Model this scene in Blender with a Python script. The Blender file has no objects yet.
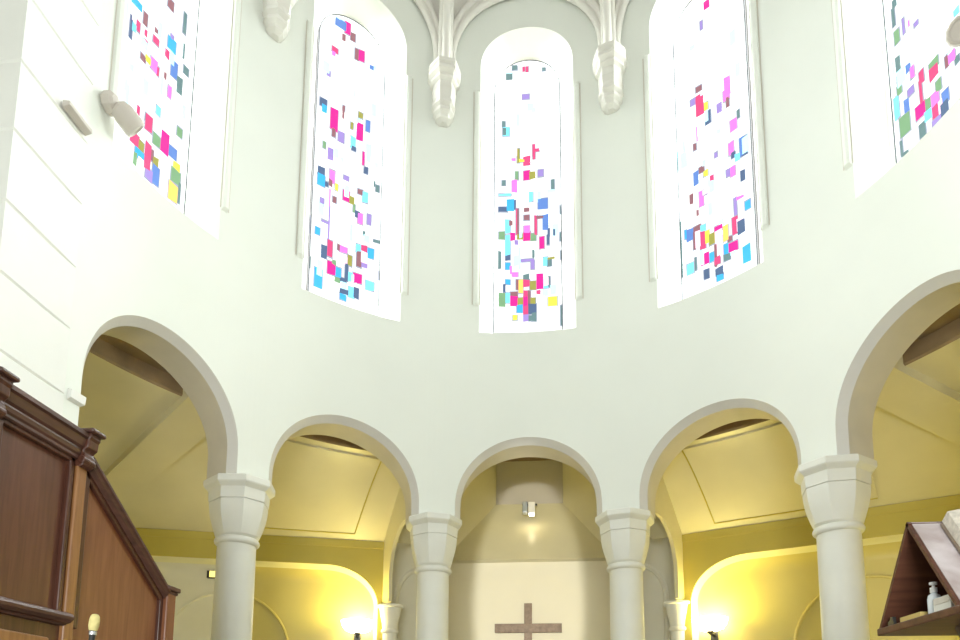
# tuning values
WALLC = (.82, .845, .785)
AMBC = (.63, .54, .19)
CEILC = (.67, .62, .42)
OCHC = (.54, .45, .10)
GLASS = 2.6
CGLASS = 1.12
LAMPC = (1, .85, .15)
SCONCE, AMBP, FIXP, BAYP = 46, 60, 1.6, 18
SKYP, SKYC, NAVEP, AISLEP, PATCHP = 3100, (.93, 1, 1), 460, 11, 5400
WORLDC, WORLDS = (1, .99, .93), .48
EXPO = 0.06
PANES = {
  0: """-434,-305,1172,1183,T -516,-321,1183,1191,L -305,-207,1189,1196,T -94,-46,1186,1193,R -23,22,1185,1192,R 319,374,1183,1187,T -224,-185,1145,1149,F -95,40,1136,1143,V 146,194,1142,1149,F -215,-160,1090,1109,L -507,-455,1089,1097,T -496,-369,1073,1086,C -496,-433,1074,1085,T -209,-168,1038,1049,O 109,156,1036,1054,R -289,-212,1038,1049,F -203,-161,1026,1048,O -162,-67,1027,1030,Y -82,60,1021,1035,R 115,156,1031,1054,R 162,235,1043,1047,R -320,-241,1030,1033,M -241,-187,997,1009,G -74,43,996,1010,P 43,160,997,1007,O 217,318,999,1010,V -510,-447,988,995,T -320,-210,976,996,M 42,104,959,973,C 482,535,976,990,T 403,559,971,974,L -573,-336,970,972,C 213,401,945,961,B -415,-273,945,962,K -289,-242,947,961,D -578,-408,943,950,D -69,34,942,948,W -69,34,928,935,W -226,-179,905,947,R -204,-179,905,947,W 143,186,903,933,R 181,312,929,932,W 299,414,909,933,B 103,181,935,945,F -439,-351,908,928,C -367,-304,920,927,W -70,39,907,917,M -570,-461,898,908,G 511,545,898,908,D 655,680,933,945,T 643,674,888,901,T -211,-86,896,905,O -83,54,894,907,P 60,163,894,904,G -345,-251,895,906,P 409,434,898,909,D -439,-351,871,903,C -258,-189,887,894,V 240,327,879,897,P 389,426,884,899,D -584,-528,848,876,T -438,-351,863,871,D -438,-351,848,857,K -180,-140,847,881,L -140,114,859,862,V 68,129,846,859,V 93,134,865,877,T 315,392,851,863,C 392,469,849,859,T 393,531,859,862,O 655,701,858,870,T -725,-694,854,874,L -351,-314,839,852,M -314,-196,836,840,M -437,-351,823,829,K -487,-443,810,822,D -227,-181,814,829,W -178,-97,808,829,A -88,27,828,837,T -88,35,819,828,R 45,158,813,825,O 174,303,812,837,P 312,404,814,823,C 404,438,814,830,T -573,-443,787,807,G -434,-351,793,808,C -344,-202,802,809,W -344,-197,788,802,P -197,-98,789,799,O -212,-104,777,788,K -89,19,786,801,P 4,50,787,810,W 56,148,788,798,O -89,3,770,786,R 12,162,774,788,D 79,161,762,774,T -90,18,762,771,V 18,79,763,770,T 402,570,785,797,Y 173,250,805,810,R 296,403,801,810,L -289,-212,765,771,Y -719,-682,749,776,T 643,682,751,782,T -79,-5,802,810,R -722,-691,800,835,L""",
  -1: """-364,-146,1180,1192,B -353,-197,1192,1198,L -164,-58,1176,1195,P -213,-151,1161,1171,W -42,43,1170,1181,W -405,-290,1134,1141,R -402,-340,1128,1134,M 55,127,1142,1159,W 128,238,1143,1160,P 356,435,1137,1144,B 435,482,1139,1146,L -478,-426,1091,1097,V 30,92,1079,1087,L -599,-469,1036,1048,D -145,-114,1048,1055,W -555,-465,1029,1039,K -380,-243,1009,1041,P -339,-279,998,1010,W -156,-120,1035,1052,W 169,247,1049,1057,O 22,62,1025,1034,O 134,264,1012,1039,P -215,-108,996,1010,V 322,393,1032,1049,B 18,126,995,1012,C 54,130,991,996,D -502,-457,973,982,G -413,-302,960,976,V 275,306,975,995,P 313,381,963,972,D -588,-451,928,941,D -580,-444,913,928,K -351,-261,926,944,M -361,-301,919,928,W -450,-375,916,922,D -273,-213,897,904,W -349,-326,889,912,M -78,13,940,945,V -80,41,907,922,P 44,135,906,915,O 205,297,926,933,W 300,392,916,931,C 506,537,947,954,T 555,617,941,950,T -510,-450,884,893,V -152,-107,965,971,L -237,-192,917,925,Y 125,155,895,905,G 159,250,888,896,D 222,307,880,895,M 405,472,884,899,V -344,-320,831,888,V -465,-346,860,862,V -581,-501,837,846,K 323,368,864,870,T 66,126,848,872,L -340,-251,811,835,R -461,-352,805,823,D -148,-89,827,834,W -102,33,826,833,M -80,39,810,820,F 55,130,809,824,O 212,302,835,846,C 303,418,837,847,R 225,309,812,835,W 308,423,821,837,F 319,433,814,821,V 426,547,832,846,K -326,-178,786,804,P -241,-173,802,807,G -169,-71,786,799,K 12,63,785,809,D 75,164,786,799,C 165,327,787,800,P -561,-421,760,786,K -184,-81,778,785,G -80,38,781,786,D 416,566,782,794,C -81,85,763,770,D -69,41,754,762,K 91,195,762,776,C 187,285,763,777,D 666,712,803,814,T 540,662,860,862,T -667,-649,782,798,T -698,-675,835,858,T""",
  1: """-62,39,1171,1181,P -143,-108,1143,1155,V 465,548,1038,1047,L 242,353,1016,1042,M 218,316,1008,1019,W -273,-172,1049,1056,W -280,-194,1035,1041,R 220,326,1009,1023,M 269,311,998,1010,W -286,-143,1010,1038,R -384,-283,1033,1041,V -148,-72,1014,1024,Y 91,187,997,1011,V -137,-29,993,1010,L -66,-29,991,1009,D -128,-57,990,993,D 453,486,971,981,T 320,430,958,972,M -298,-278,974,996,M -359,-317,962,970,W 466,593,912,938,D 466,534,913,939,B 272,354,924,941,M 313,376,918,924,D 374,456,910,919,C -673,-629,941,970,L -552,-514,944,982,L -383,-292,908,927,B -276,-191,923,930,W -194,-124,914,921,Y -85,-15,902,910,R 210,278,895,904,V 288,362,892,904,M 454,535,876,891,D 16,58,934,940,V 78,134,967,972,L -468,-397,883,896,W -289,-222,873,893,M -223,-153,887,893,D -351,-309,861,868,W -138,-68,852,869,L 319,359,833,857,V 367,489,854,856,M 426,466,827,850,F 509,595,833,844,K -550,-423,829,845,B -419,-292,837,845,W -291,-208,834,842,C -412,-308,814,837,F -427,-399,813,838,W -308,-216,809,834,R -214,-130,815,831,Y -146,-50,809,823,O -41,110,823,831,P -39,84,787,823,F 106,188,805,825,A 271,363,808,831,R 361,485,804,822,D 183,251,801,807,W 191,345,785,797,P -314,-161,784,800,P -154,-63,784,796,K 107,180,785,799,K -63,-21,774,805,W -66,30,777,786,R 101,209,776,784,T 427,560,761,783,K -559,-446,780,794,C -261,-178,763,775,D -60,76,760,770,D -38,71,753,759,K -415,-393,782,799,T -674,-637,779,862,T -578,-553,834,846,K""",
  -2: """-459,-283,945,953,K 143,235,991,1002,W -445,-410,902,927,D -409,-351,913,922,C -340,-290,919,930,R -237,-179,937,950,W -204,-166,923,930,R -190,-152,910,918,R -55,35,928,935,R -43,8,942,947,W 195,326,942,955,K 238,277,956,960,V 157,274,926,936,R 280,379,911,930,B 431,471,979,1006,T 453,479,947,965,T 491,570,930,938,T -235,-160,892,898,W -157,-68,896,903,Y -61,41,894,907,M 49,75,893,903,R 170,204,898,906,W -409,-334,865,872,L 256,303,881,894,M 391,483,897,917,T -72,34,817,834,R -77,20,826,833,W -298,-149,787,799,R -152,-70,787,796,O 74,185,809,821,G 204,331,808,833,P 342,470,812,823,B 459,537,845,855,G -44,53,772,802,R -196,-46,775,785,K 52,93,786,798,W 102,186,783,793,O 105,211,762,783,B -6,104,761,773,V -217,-168,763,777,G -139,-44,759,776,F 202,328,788,800,F 431,545,799,808,Y 415,563,784,799,G 391,533,760,780,A 548,582,762,788,T 92,148,847,856,C 520,570,872,888,L -224,-183,819,833,R""",
  2: """-535,-474,932,940,T -552,-521,912,932,T -546,-481,889,903,G -563,-495,857,872,T -616,-585,856,873,L -558,-502,841,850,T -423,-354,844,852,B -360,-315,833,844,M -248,-199,885,888,V -331,-311,892,899,M -246,-188,818,830,R -95,29,819,827,G -105,19,809,821,R 152,264,806,815,M 128,166,806,817,W 306,380,846,852,C -26,40,791,801,G -411,-395,891,908,V -411,-341,821,823,V 262,317,799,804,T -633,-573,805,829,C -564,-523,837,845,T -571,-511,830,838,G -423,-344,816,823,V -491,-421,802,815,B -574,-435,779,800,G -339,-203,782,795,P -194,-117,782,793,G -111,-7,778,792,M -108,-32,766,778,R -218,-122,771,781,C -305,-227,759,773,T 45,129,771,783,B 11,114,759,773,D -121,-8,755,764,V -592,-572,760,775,T -589,-490,757,759,T -257,-228,795,820,R -16,41,792,801,G -16,31,766,777,F""",
}
import bpy, math, random
from mathutils import Vector, Matrix
random.seed(7)
S = bpy.context.scene
COL = S.collection
R = 4.0                       # inner radius of the apse, metres
D2R = math.pi / 180

# ------------------------------------------------------------------ materials
def new_mat(name):
    m = bpy.data.materials.new(name); m.use_nodes = True
    nt = m.node_tree; b = nt.nodes['Principled BSDF']
    return m, nt, b

def paint(name, c, rough=.6, var=.04, scale=3.0, bump=.05, spec=.3):
    m, nt, b = new_mat(name)
    tc = nt.nodes.new('ShaderNodeTexCoord')
    n = nt.nodes.new('ShaderNodeTexNoise'); n.inputs['Scale'].default_value = scale; n.inputs['Detail'].default_value = 6
    nt.links.new(tc.outputs['Object'], n.inputs['Vector'])
    r = nt.nodes.new('ShaderNodeValToRGB')
    r.color_ramp.elements[0].position = .3; r.color_ramp.elements[1].position = .7
    r.color_ramp.elements[0].color = (*[x * (1 - var) for x in c], 1)
    r.color_ramp.elements[1].color = (*[min(1, x * (1 + var * .5)) for x in c], 1)
    nt.links.new(n.outputs['Fac'], r.inputs['Fac']); nt.links.new(r.outputs['Color'], b.inputs['Base Color'])
    b.inputs['Roughness'].default_value = rough
    b.inputs['Specular IOR Level'].default_value = spec
    n2 = nt.nodes.new('ShaderNodeTexNoise'); n2.inputs['Scale'].default_value = 60; n2.inputs['Detail'].default_value = 4
    nt.links.new(tc.outputs['Object'], n2.inputs['Vector'])
    bp = nt.nodes.new('ShaderNodeBump'); bp.inputs['Strength'].default_value = bump; bp.inputs['Distance'].default_value = .01
    nt.links.new(n2.outputs['Fac'], bp.inputs['Height']); nt.links.new(bp.outputs['Normal'], b.inputs['Normal'])
    return m

def wood(name, c1, c2, rough=.35, stretch=(14, 14, 1.2), spec=.5):
    m, nt, b = new_mat(name)
    tc = nt.nodes.new('ShaderNodeTexCoord'); mp = nt.nodes.new('ShaderNodeMapping')
    mp.inputs['Scale'].default_value = stretch
    nt.links.new(tc.outputs['Object'], mp.inputs['Vector'])
    n = nt.nodes.new('ShaderNodeTexNoise'); n.inputs['Scale'].default_value = 2.5; n.inputs['Detail'].default_value = 8; n.inputs['Distortion'].default_value = .6
    nt.links.new(mp.outputs['Vector'], n.inputs['Vector'])
    r = nt.nodes.new('ShaderNodeValToRGB')
    r.color_ramp.elements[0].position = .32; r.color_ramp.elements[1].position = .68
    r.color_ramp.elements[0].color = (*c1, 1); r.color_ramp.elements[1].color = (*c2, 1)
    nt.links.new(n.outputs['Fac'], r.inputs['Fac']); nt.links.new(r.outputs['Color'], b.inputs['Base Color'])
    b.inputs['Roughness'].default_value = rough; b.inputs['Specular IOR Level'].default_value = spec
    bp = nt.nodes.new('ShaderNodeBump'); bp.inputs['Strength'].default_value = .08; bp.inputs['Distance'].default_value = .004
    nt.links.new(n.outputs['Fac'], bp.inputs['Height']); nt.links.new(bp.outputs['Normal'], b.inputs['Normal'])
    return m

def plain(name, c, rough=.5, metal=0.0):
    m, nt, b = new_mat(name)
    b.inputs['Base Color'].default_value = (*c, 1); b.inputs['Roughness'].default_value = rough; b.inputs['Metallic'].default_value = metal
    return m

def glow(name, c, s):
    m, nt, b = new_mat(name)
    b.inputs['Base Color'].default_value = (*[x * .4 for x in c], 1)
    b.inputs['Roughness'].default_value = .25
    b.inputs['Emission Color'].default_value = (*c, 1); b.inputs['Emission Strength'].default_value = s
    return m

def lin(r, g, b):
    f = lambda v: (v / 255 / 12.92) if v / 255 <= .04045 else ((v / 255 + .055) / 1.055) ** 2.4
    return (f(r), f(g), f(b))

M = {}
M['wall'] = paint('white plaster', WALLC, .55, .02, 1.2, .05)
M['stone'] = paint('painted stone', (.84, .84, .80), .55, .03, 2.0, .08)
M['column'] = paint('column paint', (.80, .80, .74), .5, .03, 4, .06)
M['vault'] = paint('vault plaster', (.78, .76, .70), .6, .03, 2, .06)
M['reveal'] = M['wall']
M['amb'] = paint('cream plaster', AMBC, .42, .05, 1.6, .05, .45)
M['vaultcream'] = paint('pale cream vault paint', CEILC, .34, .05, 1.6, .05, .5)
M['arris_shade'] = paint('chamfer plaster with shade', (.66, .64, .60), .55, .03, 2, .05)  # wall plaster with the chamfer's shade put into the colour
M['corbel'] = paint('corbel paint', (.72, .70, .64), .5, .03, 4, .06)
M['lit_rim'] = paint('cove paint with lamp glow', (.82, .78, .50), .4, .02, 2, .03)  # uplighter glow on the cove edge, put into the colour
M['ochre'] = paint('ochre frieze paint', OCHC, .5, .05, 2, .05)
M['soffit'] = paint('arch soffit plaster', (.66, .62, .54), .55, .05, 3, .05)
M['grey_and_daylit'] = paint('grey plaster and painted daylight', (.78, .76, .66), .6, .05, 2, .05)
M['panelwhite'] = paint('white panel paint', (.80, .74, .56), .55, .02, 2, .03)
M['blocked'] = paint('blocked window panel', (.44, .40, .34), .5, .05, 2, .03)
M['browndark'] = paint('brown boarding', (.27, .19, .11), .6, .2, 4, .08)
M['floor'] = paint('stone floor', (.30, .27, .23), .4, .15, 2, .05)
M['lead'] = plain('lead came', (.13, .14, .16), .5, .1)
M['wood'] = wood('dark mahogany', (.050, .017, .010), (.095, .034, .02), .32)
M['wood_panel'] = wood('mahogany panel', (.165, .055, .023), (.22, .085, .037), .36)
M['wood_dark_panel'] = wood('dark mahogany panel', (.085, .030, .018), (.125, .046, .028), .33)
M['wood_post'] = wood('golden oak', (.20, .085, .030), (.30, .14, .05), .35)
M['wood_rail'] = wood('polished rail', (.05, .02, .013), (.10, .04, .027), .42, (14, 1.2, 14))
M['lect'] = wood('lectern mahogany', (.07, .027, .017), (.13, .052, .030), .42, (1.2, 12, 12), .25)
M['lect_in'] = wood('lectern inside', (.15, .075, .04), (.24, .125, .065), .4, (1.2, 12, 12))
M['slope'] = wood('reading slope with sheen', (.36, .29, .28), (.58, .52, .53), .2, (3, 3, 3))  # pale tone carries the light's sheen on the board
M['cross'] = wood('walnut', (.17, .105, .055), (.27, .18, .105), .45, (5, 5, 5))
M['white_metal'] = plain('white lacquered metal', (.72, .70, .66), .4)
M['grey_metal'] = plain('grey metal', (.35, .38, .42), .35, .5)
M['dark_metal'] = plain('dark metal', (.05, .05, .05), .35, .6)
M['silver'] = plain('brushed silver', (.6, .6, .62), .25, .9)
M['beige_metal'] = plain('beige lacquered metal', (.60, .55, .49), .5)
M['foam'] = paint('yellow foam', (.62, .54, .24), .95, .15, 60, .6, .1)
M['paper'] = paint('paper', (.72, .68, .60), .8, .08, 30, .05, .1)
M['pages'] = paint('page edges', (.58, .53, .45), .8, .25, 70, .15, .1)
M['cover'] = plain('book cover', (.20, .15, .11), .5)
M['card'] = paint('yellow card', (.60, .45, .16), .7, .05, 5, .02, .2)
M['bottle'] = plain('clear plastic', (.72, .78, .82), .12)
M['bottle_cap'] = plain('white plastic', (.85, .86, .88), .3)
M['box'] = plain('white carton', (.80, .80, .74), .6)
M['bowl'] = glow('lit glass bowl', (1, .86, .48), 14)
M['exit'] = glow('lit emergency diffuser', (1, .84, .22), 1.5)
M['lamp_face'] = glow('lit lamp face', (1, .90, .66), 5)

GL = {}
for key, rgb, s in (('Z', (250, 253, 255), GLASS), ('P', (226, 36, 142), 1), ('M', (238, 120, 214), 1), ('R', (208, 70, 120), 1), ('B', (92, 128, 196), 1), ('D', (78, 98, 130), 1),
                    ('C', (120, 218, 244), 1.1), ('K', (62, 168, 228), 1), ('G', (118, 158, 118), 1), ('O', (150, 148, 72), 1), ('Y', (222, 222, 80), 1), ('W', (140, 96, 104), 1),
                    ('L', (190, 240, 250), 1.1), ('V', (150, 130, 196), 1), ('T', (98, 126, 128), 1), ('A', (252, 206, 100), 1), ('F', (250, 214, 232), 1.1), ('X', (150, 156, 172), 1)):
    GL[key] = glow('glass ' + key, lin(*rgb), s * (1 if key == 'Z' else CGLASS))
nt = GL['Z'].node_tree; bsdf = nt.nodes['Principled BSDF']; out = nt.nodes['Material Output']
tr = nt.nodes.new('ShaderNodeBsdfTransparent'); mx = nt.nodes.new('ShaderNodeMixShader'); mx.inputs[0].default_value = .65
nt.links.new(bsdf.outputs[0], mx.inputs[1]); nt.links.new(tr.outputs[0], mx.inputs[2]); nt.links.new(mx.outputs[0], out.inputs['Surface'])
GKEYS = list(GL)

# ------------------------------------------------------------------ mesh helpers
class MB:
    def __init__(s): s.v = []; s.f = []; s.mi = []
    def add(s, vs, fs, mi=0):
        o = len(s.v); s.v += [tuple(p) for p in vs]
        s.f += [tuple(i + o for i in f) for f in fs]; s.mi += [mi] * len(fs)
        return s
    def quad(s, a, b, c, d, mi=0): return s.add([a, b, c, d], [(0, 1, 2, 3)], mi)
    def loft(s, rows, close=False, mi=0):
        n = len(rows[0]); vs = [p for r in rows for p in r]; fs = []
        for i in range(len(rows) - 1):
            for j in range(n if close else n - 1):
                k = (j + 1) % n
                fs.append((i * n + j, i * n + k, (i + 1) * n + k, (i + 1) * n + j))
        return s.add(vs, fs, mi)
    def box(s, x0, x1, y0, y1, z0, z1, mi=0, mat=None):
        vs = [Vector((x, y, z)) for x in (x0, x1) for y in (y0, y1) for z in (z0, z1)]
        if mat is not None: vs = [mat @ p for p in vs]
        return s.add(vs, [(0, 1, 3, 2), (4, 6, 7, 5), (0, 4, 5, 1), (2, 3, 7, 6), (0, 2, 6, 4), (1, 5, 7, 3)], mi)
    def lathe(s, prof, n=32, cx=0, cy=0, sx=1, sy=1, rot=0, caps=True, mat=None):
        rows = []
        for r, z in prof:
            row = [Vector((cx + sx * r * math.cos(rot + 2 * math.pi * i / n), cy + sy * r * math.sin(rot + 2 * math.pi * i / n), z)) for i in range(n)]
            if mat is not None: row = [mat @ p for p in row]
            rows.append(row)
        s.loft(rows, True)
        if caps:
            s.add(rows[0], [tuple(range(n - 1, -1, -1))]); s.add(rows[-1], [tuple(range(n))])
        return s
    def tube(s, path, rad, n=10, caps=True):
        path = [Vector(p) for p in path]; rows = []; prev = None
        for i, p in enumerate(path):
            t = (path[min(i + 1, len(path) - 1)] - path[max(i - 1, 0)]).normalized()
            if prev is None:
                a = Vector((0, 0, 1)) if abs(t.z) < .9 else Vector((1, 0, 0))
                nrm = (a - t * a.dot(t)).normalized()
            else:
                nrm = (prev - t * prev.dot(t)).normalized()
            prev = nrm; bn = t.cross(nrm)
            rr = rad[i] if isinstance(rad, (list, tuple)) else rad
            rows.append([p + rr * (math.cos(2 * math.pi * j / n) * nrm + math.sin(2 * math.pi * j / n) * bn) for j in range(n)])
        s.loft(rows, True)
        if caps: s.add(rows[0], [tuple(range(n - 1, -1, -1))]); s.add(rows[-1], [tuple(range(n))])
        return s
    def prism(s, poly, axis, a0, a1, mi=0):
        """poly of (u, v); axis 'x': u=y v=z, 'y': u=x v=z, 'z': u=x v=y"""
        def P(u, v, w): return {'x': (w, u, v), 'y': (u, w, v), 'z': (u, v, w)}[axis]
        n = len(poly)
        vs = [P(u, v, a0) for u, v in poly] + [P(u, v, a1) for u, v in poly]
        fs = [tuple(range(n - 1, -1, -1)), tuple(range(n, 2 * n))] + [(i, (i + 1) % n, n + (i + 1) % n, n + i) for i in range(n)]
        return s.add(vs, fs, mi)

def world_loc(o):
    p = Vector((0, 0, 0))
    while o is not None: p += o.location; o = o.parent
    return p

def obj(name, mb, mats, parent=None, smooth=False, bevel=0, local=False, angle=40):
    if not isinstance(mats, (list, tuple)): mats = [mats]
    me = bpy.data.meshes.new(name)
    off = Vector((0, 0, 0)) if (local or parent is None) else world_loc(parent)
    me.from_pydata([tuple(Vector(p) - off) for p in mb.v], [], mb.f)
    for m in mats: me.materials.append(m)
    if len(mats) > 1: me.polygons.foreach_set('material_index', mb.mi)
    import bmesh
    bm = bmesh.new(); bm.from_mesh(me)
    bmesh.ops.remove_doubles(bm, verts=bm.verts, dist=1e-5)
    bmesh.ops.recalc_face_normals(bm, faces=bm.faces)
    bm.to_mesh(me); bm.free()
    o = bpy.data.objects.new(name, me); COL.objects.link(o)
    if parent is not None: o.parent = parent
    if smooth:
        me.shade_smooth() if hasattr(me, 'shade_smooth') else [setattr(p, 'use_smooth', True) for p in me.polygons]
        try: me.set_sharp_from_angle(angle=angle * D2R)
        except Exception: pass
    if bevel:
        b = o.modifiers.new('bevel', 'BEVEL'); b.width = bevel; b.segments = 2; b.limit_method = 'ANGLE'; b.angle_limit = 35 * D2R
    return o

def tag(o, label, cat, group=None):
    o['label'] = label; o['category'] = cat
    if group: o['group'] = group
    return o

def thing(name, loc, label, cat, rotz=0, group=None):
    o = bpy.data.objects.new(name, None); COL.objects.link(o); o.empty_display_size = .1
    o.location = loc; o.rotation_euler = (0, 0, rotz)
    return tag(o, label, cat, group)

def struct(name, mb, mats, parent=None, **kw):
    o = obj(name, mb, mats, parent, **kw)
    if parent is None: o['kind'] = 'structure'
    return o

def copy_tree(o, parent=None):
    c = o.copy(); COL.objects.link(c); c.parent = parent
    for ch in o.children: copy_tree(ch, c)
    return c

def cyl(az, r, z):
    a = az * D2R
    return Vector((r * math.sin(a), r * math.cos(a), z))

def frange(a, b, n): return [a + (b - a) * i / n for i in range(n + 1)]

# ------------------------------------------------------------------ the apse wall: arcade below, window niches above
BAYS = {k: (36.0 * k, 14.45) for k in (-1, 0, 1)}
BAYS[-2] = (-69.9, 13.6); BAYS[2] = (69.9, 13.6)
RISE = {-2: .16, 2: .16, -1: .015, 0: 0, 1: .015}
SPR, STILT, APEX = 4.47, 4.63, 5.65
NH, NSILL, NSPR = 9.9, 7.22, 11.54
GH, GSPR = 6.85, 11.51
GR = 4.35
def arch_z(d, half, apex=APEX, spr=STILT): return spr + (apex - spr) * math.sqrt(max(0, 1 - (d / half) ** 2))
def niche_z(d): return NSPR + .69 * math.sqrt(max(0, 1 - (d / NH) ** 2))

def wall_bottom(az):
    for k, (c, h) in BAYS.items():
        if abs(az - c) < h - 1e-6: return arch_z(az - c, h) + RISE[k]
    return 0 if abs(az) > 83.4 else SPR
def samples():
    s = set()
    for i in range(-90, 91): s.add(float(i))
    for k, (c, h) in BAYS.items():
        for j in range(41): s.add(round(c - h * math.cos(math.pi * j / 40), 4))
    for k in range(-2, 3):
        for j in range(41): s.add(round(36 * k - NH * math.cos(math.pi * j / 40), 4))
    return sorted(x for x in s if -90 <= x <= 90)

def build_wall(r, name, mat, top, windows=True):
    mb = MB(); s = samples()
    for a, b in zip(s[:-1], s[1:]):
        if b - a < 1e-4: continue
        m = (a + b) / 2
        bay = next((k for k, (c, h) in BAYS.items() if abs(m - c) < h), None)
        if bay is None: za = zb = (0 if abs(m) > 83.4 else SPR)
        else:
            c, h = BAYS[bay]; za, zb = arch_z(a - c, h) + RISE[bay], arch_z(b - c, h) + RISE[bay]
        if not windows:
            mb.quad(cyl(a, r, za), cyl(b, r, zb), cyl(b, r, top), cyl(a, r, top)); continue
        mb.quad(cyl(a, r, za), cyl(b, r, zb), cyl(b, r, NSILL), cyl(a, r, NSILL))
        w = next((k for k in range(-2, 3) if abs(m - 36 * k) < NH), None)
        if w is None: mb.quad(cyl(a, r, NSILL), cyl(b, r, NSILL), cyl(b, r, top), cyl(a, r, top))
        else: mb.quad(cyl(a, r, niche_z(a - 36 * w)), cyl(b, r, niche_z(b - 36 * w)), cyl(b, r, top), cyl(a, r, top))
    # arch orders: chamfer then soffit
    if windows:
        for k, (c, h) in BAYS.items():
            def curve(rr, off, lower=SPR):
                hh = h - off / R / D2R
                pts = [cyl(c - hh, rr, lower)]
                pts += [cyl(c - hh * math.cos(math.pi * j / 48), rr, arch_z(hh * math.cos(math.pi * j / 48), hh, APEX - off) + RISE[k]) for j in range(49)]
                return pts + [cyl(c + hh, rr, lower)]
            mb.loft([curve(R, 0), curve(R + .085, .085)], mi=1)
    return struct(name, mb, [mat, M['arris_shade']])
build_wall(R, 'wall_apse', M['wall'], 13.6)
build_wall(4.5, 'wall_apse_rear', M['amb'], 6.2, windows=False)
n_trim = [0]
def trim(mb, mat, **kw):
    n_trim[0] += 1
    return struct('trim_%d' % n_trim[0], mb, mat, **kw)

for k, (c, h) in BAYS.items():            # soffit of each arch of the arcade
    hh = h - .085 / R / D2R
    def cv(rr):
        pts = [cyl(c - hh, rr, SPR)]
        pts += [cyl(c - hh * math.cos(math.pi * j / 48), rr, arch_z(hh * math.cos(math.pi * j / 48), hh, APEX - .085) + RISE[k]) for j in range(49)]
        return pts + [cyl(c + hh, rr, SPR)]
    trim(MB().loft([cv(R + .085), cv(4.5)]), M['soffit'], smooth=True)

# ------------------------------------------------------------------ windows
PAN = {k: [(float(a) / 100, float(b) / 100, float(c) / 100, float(d) / 100, e) for a, b, c, d, e in (t.split(',') for t in v.split())] for k, v in PANES.items()}
for k in (-2, 2):                          # the heads of the two outer windows rise out of the frame: more of the same mosaic
    for _ in range(40):
        a = random.uniform(-5.6, 5); z = random.uniform(10.2, 11.7)
        PAN[k].append((a, a + random.uniform(.3, 1.2), z, z + random.uniform(.06, .2), random.choice('PMRBKCTVWLF')))
for k in PAN:                              # faint tints among the clear glass
    for _ in range(14):
        a = random.uniform(-6.2, 5.2); z = random.uniform(7.6, 11.6)
        PAN[k].insert(0, (a, a + random.uniform(.4, 1.3), z, z + random.uniform(.06, .22), random.choice('LLFL')))
def win_curve(half, spr, r, sill, c, n=40):
    rad = half * D2R * R if half == NH else half * D2R * r
    rise = .69 if half == NH else .53
    pts = [cyl(c - half + half * 2 * i / 8, r, sill) for i in range(9)]
    pts += [cyl(c + half * math.cos(math.pi * j / n), r, spr + rise * math.sin(math.pi * j / n)) for j in range(n + 1)]
    return pts
WNUM = {-2: 1, -1: 2, 0: 3, 1: 4, 2: 5}
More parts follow.
